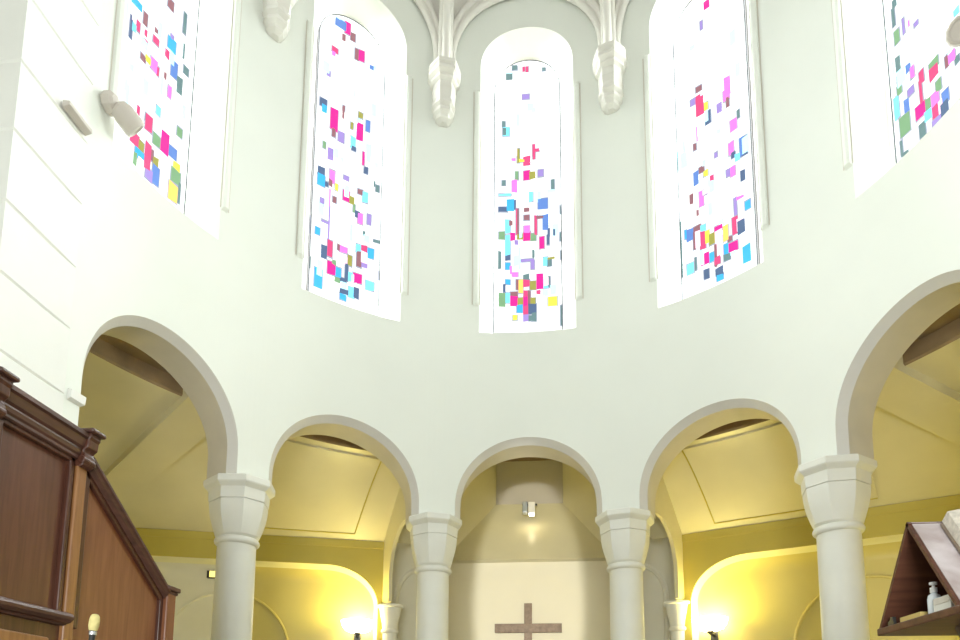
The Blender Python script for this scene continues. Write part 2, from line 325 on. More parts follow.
for k in range(-2, 3):
    c = 36.0 * k
    rv = MB(); A = win_curve(NH, NSPR, R, NSILL, c); B = win_curve(GH, GSPR, GR + .06, NSILL + .2, c)
    rv.loft([A, B], True)
    win = struct('window_%d' % WNUM[k], rv, M['reveal'])
    fr = MB(); fr.tube(win_curve(GH - .15, GSPR, GR - .005, NSILL + .21, c) + [cyl(c - GH + .15, GR - .005, NSILL + .21)], .009, 6)
    obj('window_frame', fr, M['lead'], win)
    g = MB(); zb = NSILL + .18
    xs = [-GH * math.cos(math.pi * j / 30) for j in range(31)]
    for a, b in zip(xs[:-1], xs[1:]):
        za = GSPR + .53 * math.sqrt(max(0, 1 - (a / GH) ** 2)); zc = GSPR + .53 * math.sqrt(max(0, 1 - (b / GH) ** 2))
        g.quad(cyl(c + a, GR, zb), cyl(c + b, GR, zb), cyl(c + b, GR, zc), cyl(c + a, GR, za), 0)
    for i, (a, b, z0, z1, col) in enumerate(PAN[k]):   # coloured panes, set 6 to 9 mm proud of the clear glass
        a, b = min(a, b), max(a, b)
        a = max(a, -GH + .1); b = min(b, GH - .1)
        a -= .04; b += .04; z0 -= .008; z1 += .008
        if b - a < .05: continue
        zt = GSPR + .53 * math.sqrt(max(0, 1 - (max(abs(a), abs(b)) / GH) ** 2)) - .01
        z1 = min(z1, zt)
        if z1 - z0 < .01: continue
        rr = GR - .006 - .0004 * (i % 8)
        q = [cyl(c + a, rr, z0), cyl(c + b, rr, z0), cyl(c + b, rr, z1), cyl(c + a, rr, z1)]
        jit = lambda: Vector((0, 0, random.uniform(-.012, .012)))
        q = [p + jit() for p in q]
        if col not in 'LF' and i % 3 != 2:
            e = .16
            ql = [cyl(c + a - e, rr + .0052, z0 - .013), cyl(c + b + e, rr + .0052, z0 - .013), cyl(c + b + e, rr + .0052, z1 + .013), cyl(c + a - e, rr + .0052, z1 + .013)]
            g.add([p + jit() * .3 for p in ql], [(0, 1, 2, 3)], GKEYS.index('X'))
        q2 = [p + Vector((p.x, p.y, 0)).normalized() * .005 for p in q]
        g.add(q + q2, [(0, 1, 2, 3), (0, 1, 5, 4), (1, 2, 6, 5), (2, 3, 7, 6), (3, 0, 4, 7)], GKEYS.index(col))
    obj('stained_glass', g, [GL[x] for x in GKEYS], win)
    for s in (-1, 1):                      # slim moulded strip up each jamb
        mb = MB()
        e0, e1 = c + s * (NH + .05), c + s * (NH + 1.35)
        prof = [(e0, R), (e0 + s * .12, R - .03), (c + s * (NH + .6), R - .042), (e1 - s * .14, R - .03), (e1, R + .002)]
        rows = [[cyl(a, r, z) for a, r in prof] for z in (7.62, 7.66, 11.08, 11.14)]
        rows[0] = [cyl(a, R + .001, 7.62) for a, r in prof]; rows[-1] = [cyl(a, R + .001, 11.14) for a, r in prof]
        mb.loft(rows)
        for ee in (e0 - s * .12, e1 + s * .12):
            mb.loft([[cyl(ee - .11, R - .003, z), cyl(ee + .11, R - .003, z)] for z in (7.64, 11.1)], mi=1)  # flat darker strips painted as the moulding's shadow lines
        trim(mb, [M['wall'], M['soffit']])

# ------------------------------------------------------------------ vault: webs, wall ribs, vault ribs
ZS, ZT = 11.5, 15.1
def za(u): return ZS + 1.5 * math.sqrt(max(0, 1 - u * u))
mb = MB()
for k in range(-2, 3):
    us = [-math.cos(math.pi * i / 24) for i in range(25)]
    rows = []
    for u in us:
        z0 = za(u)
        rows.append([cyl(36 * k + 18 * u, 4.0 * math.cos(t), z0 + (ZT - z0) * math.sin(t)) for t in [math.pi / 2 * j / 16 for j in range(17)]])
    mb.loft(rows)
struct('ceiling', mb, M['vault'], smooth=True, angle=30)
for k in range(-2, 3):
    mb = MB(); c = 36 * k
    for half, h, rr, rad in ((16.3, 1.27, 3.93, .05), (16.9, 1.36, 3.95, .045), (17.5, 1.46, 3.93, .055)):
        path = [cyl(c - half, rr, 11.25)] + [cyl(c - half * math.cos(math.pi * j / 40), rr, ZS + h * math.sin(math.pi * j / 40)) for j in range(41)] + [cyl(c + half, rr, 11.25)]
        mb.tube(path, rad, 10)
    trim(mb, M['vault'], smooth=True)
for az in (-54, -18, 18, 54):
    mb = MB()
    for d, rr, rad in ((-.95, 3.87, .045), (0, 3.80, .062), (.95, 3.87, .045)):
        path = [cyl(az + d, rr, 11.25)] + [cyl(az + d * (1 if t < 1.2 else .4), rr * math.cos(t), ZS + (ZT - ZS - .06) * math.sin(t)) for t in [1.5 * j / 30 for j in range(31)]]
        mb.tube(path, rad, 10)
    trim(mb, M['vault'], smooth=True)

# corbels carrying the ribs
def make_corbel(label):
    t = thing('corbel', (0, 0, 0), label, 'corbel', 0, None)
    def poly(w, d, z):   # half octagon, wall side at y = +.0
        return [Vector((-w, .0, z)), Vector((-w, -d * .45, z)), Vector((-w * .5, -d, z)), Vector((w * .5, -d, z)), Vector((w, -d * .45, z)), Vector((w, .0, z))]
    def stack(prof):
        mb = MB(); rows = [poly(w, d, z * .82) for w, d, z in prof]
        mb.loft(rows); mb.add(rows[0], [(0, 1, 2, 3, 4, 5)]); mb.add(rows[-1], [(5, 4, 3, 2, 1, 0)])
        return mb
    obj('abacus', stack([(.20, .28, 1.06), (.235, .33, 1.03), (.24, .335, .965), (.205, .28, .925), (.235, .325, .90), (.235, .325, .84), (.19, .26, .79), (.205, .28, .765), (.20, .275, .735), (.165, .225, .70)]), M['corbel'], t, local=True)
    obj('bell', stack([(.165, .225, .70), (.175, .235, .55), (.165, .22, .42), (.15, .20, .36)]), M['corbel'], t, local=True)
    obj('foot', stack([(.15, .20, .36), (.172, .235, .335), (.172, .235, .285), (.135, .18, .24), (.152, .205, .215), (.15, .20, .165), (.115, .15, .12), (.11, .14, .075), (.06, .08, .03)]), M['corbel'], t, local=True)
    return t
CORB = {-18: 'pale moulded stone corbel between the left and central arched windows', 18: 'pale moulded stone corbel between the central and right arched windows',
        -54: 'pale stone corbel cut by top edge, above wall beside the tall left window'}
cb = None
for az in (-18, 18, -54):
    o = make_corbel(CORB[az]) if cb is None else copy_tree(cb)
    if cb is None: cb = o
    o['label'] = CORB[az]; o['group'] = 'corbels under the vault ribs'
    o.location = cyl(az, R - .003, 10.405); o.rotation_euler = (0, 0, -az * D2R)

# ------------------------------------------------------------------ arcade columns
def make_column():
    t = thing('column', (0, 0, 0), '', 'column')
    o8 = math.pi / 8
    def octa(mb, prof, sx, sy):
        k = 1 / math.cos(o8)
        mb.lathe([(r * k, z) for r, z in prof], 8, 0, 0, sx, sy, o8)
        return mb
    obj('base', octa(MB(), [(.36, 0), (.36, .22), (.30, .30)], 1, 1).lathe([(.31, .30), (.31, .36), (.26, .42), (.235, .46)], 32), M['column'], t, local=True, smooth=True)
    obj('shaft', MB().lathe([(.232, .45), (.226, 2.2), (.218, 3.74)], 40), M['column'], t, local=True, smooth=True)
    obj('necking', MB().lathe([(.216, 3.715), (.236, 3.718), (.252, 3.735), (.257, 3.755), (.252, 3.775), (.238, 3.795), (.23, 3.80)], 40), M['column'], t, local=True, smooth=True)
    bell = MB()
    k = 1 / math.cos(o8); rows = []
    for r, z, rd in ((.226, 3.79, 1.0), (.240, 3.82, .9), (.256, 3.88, .6), (.274, 3.96, .3), (.289, 4.04, .12), (.298, 4.12, .03), (.302, 4.18, 0), (.303, 4.205, 0)):
        row = []
        for i in range(40):
            a = 2 * math.pi * i / 40 + o8
            sec = ((a - o8) % (2 * o8)) - o8
            oc = r / math.cos(sec)
            rr = oc * (1 - rd) + r * rd
            row.append(Vector((rr * math.cos(a), rr * 1.12 * math.sin(a) if rd < 1 else rr * math.sin(a), z)))
        rows.append(row)
    bell.loft(rows, True)
    obj('bell', bell, M['column'], t, local=True, smooth=True, angle=14)
    obj('collar', octa(MB(), [(.295, 4.20), (.295, 4.212), (.308, 4.214), (.314, 4.35)], 1, 1.12), M['column'], t, local=True)
    obj('abacus', octa(MB(), [(.305, 4.335), (.36, 4.385), (.368, 4.40), (.368, 4.462), (.352, 4.474), (.2, 4.474)], 1, 1.12), M['column'], t, local=True)
    return t
COLS = {-54: 'leftmost white column with octagonal capital, beside the dark wooden pulpit stair', -18: 'white column with octagonal capital at the left side of the cross bay',
        18: 'white column with octagonal capital at the right side of the cross bay', 54: 'rightmost white column with octagonal capital, nearest the triangular lectern'}
cp = None
for az in (-54, -18, 18, 54):
    o = make_column() if cp is None else copy_tree(cp)
    if cp is None: cp = o
    o['label'] = COLS[az]; o['group'] = 'columns of the apse arcade'
    o.location = cyl(az, 4.20 if abs(az) > 30 else 4.25, 0); o.rotation_euler = (0, 0, -az * D2R)

for s, side in ((-1, 'left'), (1, 'right')):
    mb = MB().box(min(s * 5.3, s * 5.6), max(s * 5.3, s * 5.6), -10, .33, 0, 13.6)
    struct('wall_nave_' + side, mb, M['wall'])
# impost blocks and chancel piers with coursed masonry
for s, side in ((-1, 'left'), (1, 'right')):
    mb = MB(); z = 0.0
    zs = [0, .83, 1.44, 2.05, 2.66, 3.27, 3.88, 4.49, 5.105, 5.70, 6.33, 6.95, 7.57, 8.21, 8.82, 9.43, 10.04, 10.65, 11.26, 11.87, 13.6]
    g = .017
    for a, b in zip(zs[:-1], zs[1:]):
        y0, y1, xf, xb = -.53, .27, 3.985, 5.4
        def ring(z, d): return [Vector((s * (xf + d), y0 + d, z)), Vector((s * (xf + d), y1 - d * .2, z)), Vector((s * xb, y1, z)), Vector((s * xb, y0 + d, z))]
        mb.loft([ring(a, g), ring(a + g, 0), ring(b - g, 0), ring(b, g)], True)
    struct('wall_pier_' + side, mb, M['stone'])
    mb = MB()
    rows = []
    for z, d in ((4.47, .0), (4.49, .035), (4.565, .04), (4.575, .0)):
        rows.append([cyl(s * (83.5 - d * 8), 4.5, z), cyl(s * (83.5 - d * 8), R - .005 - d, z), cyl(s * 85.6, R - .005 - d, z), cyl(s * 85.6, 4.5, z)])
    mb.loft(rows, True); mb.add(rows[0], [(0, 1, 2, 3)]); mb.add(rows[-1], [(3, 2, 1, 0)])
    mb.quad(cyl(s * 83.5, R, 0), cyl(s * 83.5, 4.5, 0), cyl(s * 83.5, 4.5, 4.4), cyl(s * 83.5, R, 4.4))
    trim(mb, M['stone'])

# ------------------------------------------------------------------ ambulatory behind the arcade
WLINE = {-1: (Vector((-2.3, 6.02)), Vector((-6.6, 4.78))), 1: (Vector((2.3, 5.98)), Vector((6.2, 4.05)))}
ZR, ZF0, ZC = 4.31, 4.625, 4.745
SEND, S0, S1, COVE = 6.4, .28, 1.15, .30
def wall_pt(s, u, d, z):
    """point u metres along the straight ambulatory wall of side s, d metres behind its face"""
    a, b = WLINE[s]; t = (b - a).normalized(); n = Vector((-t.y, t.x)); n = n if n.y > 0 else -n
    p = a + t * u + n * d
    return Vector((p.x, p.y, z))
def amb_srf(s, f, g, drop=0):
    az = 17 + 74 * f; inn = Vector((s * 5.05 * math.sin(az * D2R), 5.05 * math.cos(az * D2R), 0)); o = wall_pt(s, SEND * f, 0, 0)
    p = o.lerp(inn, g); p.z = 4.745 + .975 * (1 - max(0, 1 - g) ** 1.3) - drop
    return p
for s, side in ((-1, 'left'), (1, 'right')):
    # outline of the long recess, its rounded end nearest the cross
    path = [((S0, z), (1, 0)) for z in frange(0, 3.62, 6)]
    for j in range(1, 15):
        a = math.pi / 2 * j / 14
        path.append(((S1 - (S1 - S0) * math.cos(a), 3.62 + (ZR - 3.62) * math.sin(a)), (math.cos(a), -math.sin(a))))
    path += [((u, ZR), (0, -1)) for u in frange(S1, SEND, 24)[1:]]
    cove = [(.0, .0)] + [(.03 + (COVE - .03) * math.sin(math.pi / 2 * j / 8), .012 + .26 * (1 - math.cos(math.pi / 2 * j / 8))) for j in range(9)]
    mb = MB()
    rows = [[wall_pt(s, p[0] + n[0] * k, d, p[1] + n[1] * k) for p, n in path] for d, k in cove]
    mb.loft(rows[:5], mi=2)
    cut = next(i for i, (p, n) in enumerate(path) if p[0] > 2.5) if s < 0 else len(path) - 1
    mb.loft([r[:cut + 1] for r in rows[4:]], mi=0)
    if s < 0: mb.loft([r[cut:] for r in rows[4:]], mi=3)  # daylight on this stretch painted in: grey instead of yellow plaster
    last = [(p[0] + n[0] * cove[-1][1], p[1] + n[1] * cove[-1][1]) for p, n in path]
    for (u0, z0), (u1, z1) in zip(last[:-1], last[1:]):
        if u1 - u0 > 1e-5: mb.quad(wall_pt(s, u0, COVE, 0), wall_pt(s, u1, COVE, 0), wall_pt(s, u1, COVE, z1), wall_pt(s, u0, COVE, z0), 3 if s < 0 and u1 > 2.5 + SEND / 24 * .99 else 0)
    mb.quad(wall_pt(s, .06, 0, 0), wall_pt(s, S0, 0, 0), wall_pt(s, S0, 0, ZC + .1), wall_pt(s, .06, 0, ZC + .1), 1)
    for (p, n), (q, m) in zip(path[:-1], path[1:]):
        if q[0] - p[0] > 1e-5: mb.quad(wall_pt(s, p[0], 0, p[1]), wall_pt(s, q[0], 0, q[1]), wall_pt(s, q[0], 0, ZC + .1), wall_pt(s, p[0], 0, ZC + .1), 1)
    struct('wall_ambulatory_' + side, mb, [M['amb'], M['ochre'], M['lit_rim'], M['grey_and_daylit']], smooth=True, angle=35)
    mb = MB()                               # fascia under the vault
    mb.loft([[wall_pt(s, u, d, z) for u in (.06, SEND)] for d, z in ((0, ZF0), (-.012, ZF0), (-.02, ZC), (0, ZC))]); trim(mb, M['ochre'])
    F = frange(-.05, 1, 64); G = frange(0, 1, 16)
    mb = MB(); mb.loft([[amb_srf(s, f, g) for f in F] for g in G], mi=0)
    def flat(r, z): return [Vector((s * r * math.sin((17 + 74 * f) * D2R), r * math.cos((17 + 74 * f) * D2R), z)) for f in F]
    mb.loft([flat(5.05, 5.72), flat(5.03, 5.745), flat(5.03, 5.93), flat(4.5, 5.93)], mi=1)
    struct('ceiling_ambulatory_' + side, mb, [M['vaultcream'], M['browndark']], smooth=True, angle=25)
    for f0, f1 in ((.115, .46),):  # raised plaster panels on the vault
        mb = MB(); FF = frange(f0, f1, 20); GG = frange(.09, .93, 14)
        top = [[amb_srf(s, f, g, .03) for f in FF] for g in GG]; bot = [[amb_srf(s, f, g) for f in FF] for g in GG]
        mb.loft(top); mb.loft([bot[0], top[0]]); mb.loft([bot[-1], top[-1]])
        mb.loft([[r[0] for r in bot], [r[0] for r in top]]); mb.loft([[r[-1] for r in bot], [r[-1] for r in top]])
        trim(mb, M['vaultcream'], smooth=True, angle=25)
        b_ = [amb_srf(s, f0, g, .034) for g in reversed(GG)] + [amb_srf(s, f, GG[0], .034) for f in FF[1:]]
        trim(MB().tube(b_, .010, 6), M['ochre'])   # ochre tube painted in as the panel's shadow line
    mb = MB()                               # flat diagonal rib under the vault
    A0, B0 = amb_srf(s, .565, .985, .10), amb_srf(s, .79, .14, .10); A1, B1 = amb_srf(s, .475, .985, .10), amb_srf(s, .70, .14, .10)
    lo = [[A1.lerp(B1, t), A0.lerp(B0, t)] for t in frange(-.14, 1, 8)]; up = Vector((0, 0, .45))
    mb.loft(lo); mb.loft([[r[0], r[0] + up] for r in lo]); mb.loft([[r[1], r[1] + up] for r in lo])
    trim(mb, M['vaultcream'])
    mb = MB(); c, h = 2.72, 1.0              # blind door arch on the recess wall
    path = [wall_pt(s, c - h, COVE - .01, 0)] + [wall_pt(s, c - h * math.cos(math.pi * j / 32), COVE - .01, 2.82 + 1.0 * math.sin(math.pi * j / 32)) for j in range(33)] + [wall_pt(s, c + h, COVE - .01, 0)]
    if s > 0: mb.tube(path, .024, 8); trim(mb, M['amb'], smooth=True)
    else:
        mb.tube(path[:17], .024, 8); trim(mb, M['amb'], smooth=True)
        trim(MB().tube(path[16:], .024, 8), M['grey_and_daylit'], smooth=True)
    mb = MB(); e = wall_pt(s, SEND, 0, 0); i_ = amb_srf(s, 1, 1)   # end wall of the ambulatory
    mb.quad((s * 4.4, -.07, 0), (e.x, e.y, 0), (e.x, e.y, 6.2), (s * 4.4, -.07, 6.2)); mb.quad((e.x, e.y, 0), wall_pt(s, SEND, .4, 0), wall_pt(s, SEND, .4, 6.2), (e.x, e.y, 6.2))
    struct('wall_end_' + side, mb, M['amb'])

    # transverse wall with half-round opening, from column to respond
    P0 = Vector((s * 1.35, 4.2)); P1 = Vector((s * 2.45, 6.15)); t = (P1 - P0).normalized(); nn = Vector((t.y * s, -t.x * s))
    nn = -nn if nn.x * s < 0 else nn        # towards the outer bay
    def fp(u, z, o): p = P0 + t * u + nn * o; return Vector((p.x, p.y, z))
    U0, U1, UE, ZTOP = .25, 1.74, 3.25, 7.0
    cu, ru = (U0 + U1) / 2, (U1 - U0) / 2
    us = [cu - ru * math.cos(math.pi * j / 40) for j in range(41)]
    zi = lambda u: 4.05 + .76 * math.sqrt(max(0, 1 - ((u - cu) / ru) ** 2))
    mb = MB()
    for o in (.07, .13):
        mb.loft([[fp(u, zi(u), o) for u in us], [fp(u, ZTOP, o) for u in us]])
        mb.quad(fp(-.05, 4.45, o), fp(U0, 4.05, o), fp(U0, ZTOP, o), fp(-.05, ZTOP, o))
        mb.quad(fp(U1, 3.66, o), fp(UE, 3.66, o), fp(UE, ZTOP, o), fp(U1, ZTOP, o))
        mb.quad(fp(2.3, 0, o), fp(UE, 0, o), fp(UE, 3.66, o), fp(2.3, 3.66, o))
    mb.loft([[fp(u, zi(u),   .07) for u in us], [fp(u, zi(u), .13) for u in us]])
    mb.quad(fp(U1, 3.66,   .07), fp(U1, 3.66, .13), fp(U1, 4.05, .13), fp(U1, 4.05,   .07))
    mb.quad(fp(U1, 3.66,   .07), fp(2.35, 3.66,   .07), fp(2.35, 3.66, .13), fp(U1, 3.66, .13))
    mb.quad(fp(2.3, 0,   .07), fp(2.3, 0, .13), fp(2.3, 3.66, .13), fp(2.3, 3.66,   .07))
    struct('wall_transverse_' + side, mb, M['vaultcream'])

# responds (engaged shafts) under the transverse arches
def make_respond():
    t = thing('engaged_column', (0, 0, 0), '', 'column')
    obj('shaft', MB().lathe([(.125, 0), (.12, 3.20)], 24), M['column'], t, local=True, smooth=True)
    obj('capital', MB().lathe([(.12, 3.17), (.145, 3.19), (.15, 3.215), (.14, 3.24), (.125, 3.25), (.135, 3.34), (.165, 3.48), (.18, 3.58), (.185, 3.60), (.22, 3.61), (.225, 3.64), (.205, 3.66)], 24), M['column'], t, local=True, smooth=True, angle=30)
    return t
rp = None
for s, lb in ((-1, 'small engaged column with flared capital beside the left glowing wall lamp'), (1, 'small engaged column with flared capital beside the right glowing wall lamp')):
    o = make_respond() if rp is None else copy_tree(rp)
    if rp is None: rp = o
    P0 = Vector((s * 1.35, 4.2)); t = (Vector((s * 2.45, 6.15)) - P0).normalized(); p = P0 + t * 2.06
    o['label'] = lb; o['group'] = 'engaged columns of the transverse arches'; o.location = (p.x, p.y, 0)

# ------------------------------------------------------------------ the cross bay
YW = 7.05; X0 = -.06
mb = MB()
FX, FZ0, FZ1 = 1.5, 4.66, 7.0
mb.quad((-3.2, YW, 0), (-1.62, YW, 0), (-1.62, YW, FZ1), (-3.2, YW, FZ1), 0)
mb.quad((1.50, YW, 0), (3.2, YW, 0), (3.2, YW, FZ1), (1.50, YW, FZ1), 0)
mb.quad((-1.62, YW, 0), (1.50, YW, 0), (1.50, YW, FZ0), (-1.62, YW, FZ0), 1)
struct('wall_rear', mb, [M['grey_and_daylit'], M['panelwhite']])
mb = MB()                                   # splayed embrasure running up to the blocked window
Fl, Fr = -1.62, 1.50; b0, b1 = X0 - .665, X0 + .665; YB = 8.05; Z0, Z1 = 6.08, 6.98
mb.quad((Fl, YW - .10, FZ0), (Fr, YW - .10, FZ0), (b1, YB, Z0), (b0, YB, Z0))
mb.quad((Fl, YW - .10, FZ0), (Fr, YW - .10, FZ0), (Fr, YW, FZ0 - .03), (Fl, YW, FZ0 - .03))
mb.quad((Fl, YW - .10, FZ0), (b0, YB, Z0), (b0, YB, Z1), (Fl, YW - .1, FZ1))
mb.quad((Fr, YW - .10, FZ0), (b1, YB, Z0), (b1, YB, Z1), (Fr, YW - .1, FZ1))
struct('wall_embrasure', mb, M['vaultcream'])
mb = MB()
mb.quad((Fl, YW - .10, FZ1), (Fr, YW - .10, FZ1), (b1, YB, Z1), (b0, YB, Z1))
mb.quad((-3.2, 4.0, FZ1), (3.2, 4.0, FZ1), (3.2, YW, FZ1), (-3.2, YW, FZ1))
struct('ceiling_cross_bay', mb, M['browndark'])
mb = MB().box(b0, b1, YB, YB + .06, Z0, Z1)
mb.box(b0, b0 + .03, YB - .03, YB, Z0, Z1); mb.box(b1 - .03, b1, YB - .03, YB, Z0, Z1)
struct('window_6', mb, M['blocked'])
for s in (-1, 1):                            # blind side arches
    c = X0 + s * 1.98; mb = MB(); h = .46
    path = [(c - h, YW - .01, 0)] + [(c - h * math.cos(math.pi * j / 24), YW - .01, 3.95 + .58 * math.sin(math.pi * j / 24)) for j in range(25)] + [(c + h, YW - .01, 0)]
    mb.tube(path, .05, 8); trim(mb, M['grey_and_daylit'], smooth=True)

cr = thing('cross', (X0 - .01, YW - .05, 2.0), 'plain brown wooden cross hung on the lit white wall', 'cross')
obj('upright', MB().box(X0 - .08, X0 + .06, YW - .09, YW - .004, 1.75, 3.85), M['cross'], cr, bevel=.006)
obj('crossbar', MB().box(X0 - .61, X0 + .59, YW - .095, YW - .006, 3.32, 3.48), M['cross'], cr, bevel=.006)

# small spotlight under the blocked window
FYv, FZv = 7.42, 5.78
fx = thing('spotlight', (X0 + .01, FYv, FZv), 'small white and grey spotlight fixture high on the slope above the cross', 'lamp')
obj('housing', MB().box(X0 - .01, X0 + .12, FYv - .1, FYv + .08, FZv - .13, FZv + .09), M['white_metal'], fx, bevel=.012)
obj('lamp_head', MB().box(X0 - .12, X0 - .02, FYv - .12, FYv + .06, FZv - .12, FZv + .10), M['grey_metal'], fx, bevel=.02)
obj('lens', MB().box(X0 + .005, X0 + .105, FYv - .09, FYv + .07, FZv - .142, FZv - .128), M['lamp_face'], fx)
obj('arm', MB().box(X0 - .13, X0 + .16, FYv + .07, FYv + .10, FZv + .08, FZv + .11).box(X0 - .01, X0 + .03, FYv + .06, FYv + .50, FZv + .05, FZv + .09), M['dark_metal'], fx)

# ------------------------------------------------------------------ wall lamps in the ambulatory
def make_sconce():
    t = thing('wall_lamp', (0, 0, 0), '', 'lamp', 0, None)
    bw = MB(); prof = [(.02, -.16), (.12, -.155), (.20, -.12), (.25, -.05), (.275, .04)]
    bw.lathe(prof + [(r - .012, z + .004) for r, z in reversed(prof)], 28, caps=False)
    obj('glass_bowl', bw, M['bowl'], t, local=True, smooth=True)
    obj('bulb', MB().lathe([(.005, .03), (.03, .02), (.04, -.02), (.025, -.07), (.02, -.12)], 16), M['bowl'], t, local=True, smooth=True)
    obj('bracket', MB().lathe([(.05, -.185), (.055, -.16), (.03, -.15)], 16).box(-.03, .03, 0, .30, -.20, -.16).box(-.06, .06, .27, .31, -.28, -.08), M['dark_metal'], t, local=True)
    return t
sc = None
for az, xy, z, lb in ((-16, wall_pt(-1, .60, .0, 0).xy, 3.33, 'glowing white wall lamp behind the columns, on the pulpit side of the cross'), (26, wall_pt(1, .56, .0, 0).xy, 3.30, 'glowing white wall lamp behind the columns, on the lectern side of the cross')):
    o = make_sconce() if sc is None else copy_tree(sc)
    if sc is None: sc = o
    o['label'] = lb; o['group'] = 'ambulatory wall lamps'
    o.location = (*xy, z); o.rotation_euler = (0, 0, -az * D2R)

# emergency light
p = wall_pt(-1, 2.965, .25, 4.10)
el = thing('emergency_light', p, 'small yellow lit emergency light on the grey wall beside the leftmost column', 'light', 16 * D2R)
obj('case', MB().box(-.10, .075, -.04, .05, -.06, .06), M['dark_metal'], el, local=True, bevel=.006)
obj('diffuser', MB().box(-.055, .07, -.055, -.035, -.05, .05), M['exit'], el, local=True)

# ------------------------------------------------------------------ floodlights and ledge on the chancel walls
def make_flood(label):
    t = thing('floodlight', (0, 0, 0), label, 'lamp')
    o = MB().lathe([(.045, 0), (.085, .004), (.10, .02), (.10, .09), (.07, .12), (.02, .125)], 8)
    obj('mount', o, M['beige_metal'], t, local=True)
    rot = Matrix.Translation((.02, 0, .12)) @ Matrix.Rotation(50 * D2R, 4, 'Z') @ Matrix.Rotation(62 * D2R, 4, 'Y')
    h = MB().lathe([(.05, 0), (.085, .02), (.105, .08), (.11, .20), (.10, .235), (.085, .24), (.07, .225)], 12, mat=rot)
    obj('lamp_head', h, M['beige_metal'], t, local=True, smooth=True, angle=30)
    return t
fl = make_flood('beige floodlight on the white wall beside the far left stained window')
fl.location = (-3.98, .44, 7.56); fl.rotation_euler = (0, 90 * D2R, 0)
f2 = copy_tree(fl); f2['label'] = 'beige floodlight head cut by right edge, before the far right stained window'
f2.location = (3.97, .53, 7.64); f2.rotation_euler = (0, 90 * D2R, math.pi)
for f in (fl, f2): f['group'] = 'floodlights on the chancel walls'
lg = tag(obj('wall_ledge', MB().prism([(-3.97, 6.98), (-3.90, 7.0), (-3.90, 7.035), (-3.97, 7.05)], 'y', -.09, .21), M['beige_metal'], bevel=.006),
         'short beige ledge fixed to the coursed white pier below the floodlight', 'ledge')

# ------------------------------------------------------------------ panelled pulpit with stair balustrade
XP = -2.2
pu = thing('pulpit', (XP, -1.7, 0), 'dark mahogany panelled pulpit with sloping stair balustrade, beside the left wall', 'pulpit')
def moulding(name, prof, y0, y1, z0, z1, mat):
    """extrude an (x, z) profile along y while z runs from z0 to z1"""
    mb = MB(); rows = [[Vector((XP + x, y, zz + z)) for x, z in prof] for y, zz in ((y0, z0), (y1, z1))]
    mb.loft(rows, True); n = len(prof); mb.add(rows[0], [tuple(range(n))]); mb.add(rows[1], [tuple(range(n - 1, -1, -1))])
    return obj(name, mb, mat, pu)
RAIL = [(-.09, 0), (-.09, -.13), (.0, -.145), (.008, -.138), (.008, -.125), (.016, -.115), (.02, -.095), (.018, -.085), (.03, -.075), (.036, -.055), (.04, -.035), (.055, -.028), (.055, -.008), (.045, 0)]
for y0, y1 in ((-3.6, -2.36), (-2.36, -1.755)):
    moulding('top_rail', RAIL, y0, y1, 3.115, 3.115, M['wood_rail'])
    pn = obj('panel', MB().box(XP - .06, XP - .035, y0 + .05, y1 - .05, 2.15, 2.985), M['wood_dark_panel'], pu)
    fm = MB()
    ya, yb, za_, zb_ = y0 + .06, y1 - .055, 2.16, 2.98
    fm.box(XP - .05, XP - .008, ya, ya + .03, za_, zb_); fm.box(XP - .05, XP - .008, yb - .03, yb, za_, zb_)
    fm.box(XP - .05, XP - .008, ya, yb, zb_ - .03, zb_)
    obj('panel_moulding', fm, M['wood'], pn, bevel=.006)
LOW = [(-.09, 0), (-.09, -.06), (.0, -.065), (.01, -.055), (.03, -.05), (.045, -.036), (.048, -.022), (.04, -.008), (.025, 0)]
moulding('lower_rail', LOW, -3.6, -1.79, 2.165, 2.165, M['wood_rail'])
obj('base_panel', MB().box(XP - .09, XP - .02, -3.6, -1.76, 0, 2.10), M['wood'], pu)
obj('apron_panel', MB().box(XP - .03, XP - .005, -3.55, -1.88, .3, 2.03), M['wood_post'], pu, bevel=.008)
for yc in (-2.36, -1.765):
    ps = obj('post', MB().box(XP - .09, XP + .005, yc - .035, yc + .035, 2.1 if yc < -2.2 else 0, 3.0), M['wood_post'], pu, bevel=.008)
    br = MB()                                # scrolled console under the rail
    sp = [(.0, -.175), (.012, -.18), (.03, -.17), (.042, -.145), (.040, -.115), (.030, -.10), (.034, -.088), (.052, -.075), (.055, -.035), (.064, -.02), (.064, .0), (-.02, .004), (-.02, -.175)]
    br.prism([(XP + x, 3.115 + z) for x, z in sp], 'y', yc - .04, yc + .04)
    br.tube([(XP + .022, yc - .046, 2.973), (XP + .022, yc + .046, 2.973)], .022, 14)
    bo = obj('console', br, M['wood'], ps, bevel=.006)
    obj('cap', MB().box(XP - .10, XP + .085, yc - .055, yc + .055, 3.115, 3.14), M['wood_rail'], ps, bevel=.01)
SR = [(-.08, 0), (-.08, -.06), (.0, -.07), (.008, -.06), (.018, -.048), (.024, -.03), (.034, -.022), (.034, -.005), (.026, 0)]
ya, za_, yb, zb_ = -1.72, 3.02, -.925, 2.475
moulding('stair_rail', SR, ya, yb, za_, zb_, M['wood_rail'])
mb = MB().prism([(ya, 0), (yb, 0), (yb, zb_ - .06), (ya, za_ - .06)], 'x', XP - .06, XP - .03)
obj('stair_panel', mb, M['wood_panel'], pu)
mb = MB(); mb.prism([(ya, 2.1), (ya + .035, 2.1), (ya + .035, za_ - .10), (ya, za_ - .065)], 'x', XP - .05, XP - .008)
sl = (zb_ - za_) / (yb - ya)
mb.prism([(ya, za_ - .10), (yb, zb_ - .10), (yb, zb_ - .065), (ya, za_ - .065)], 'x', XP - .05, XP - .008)
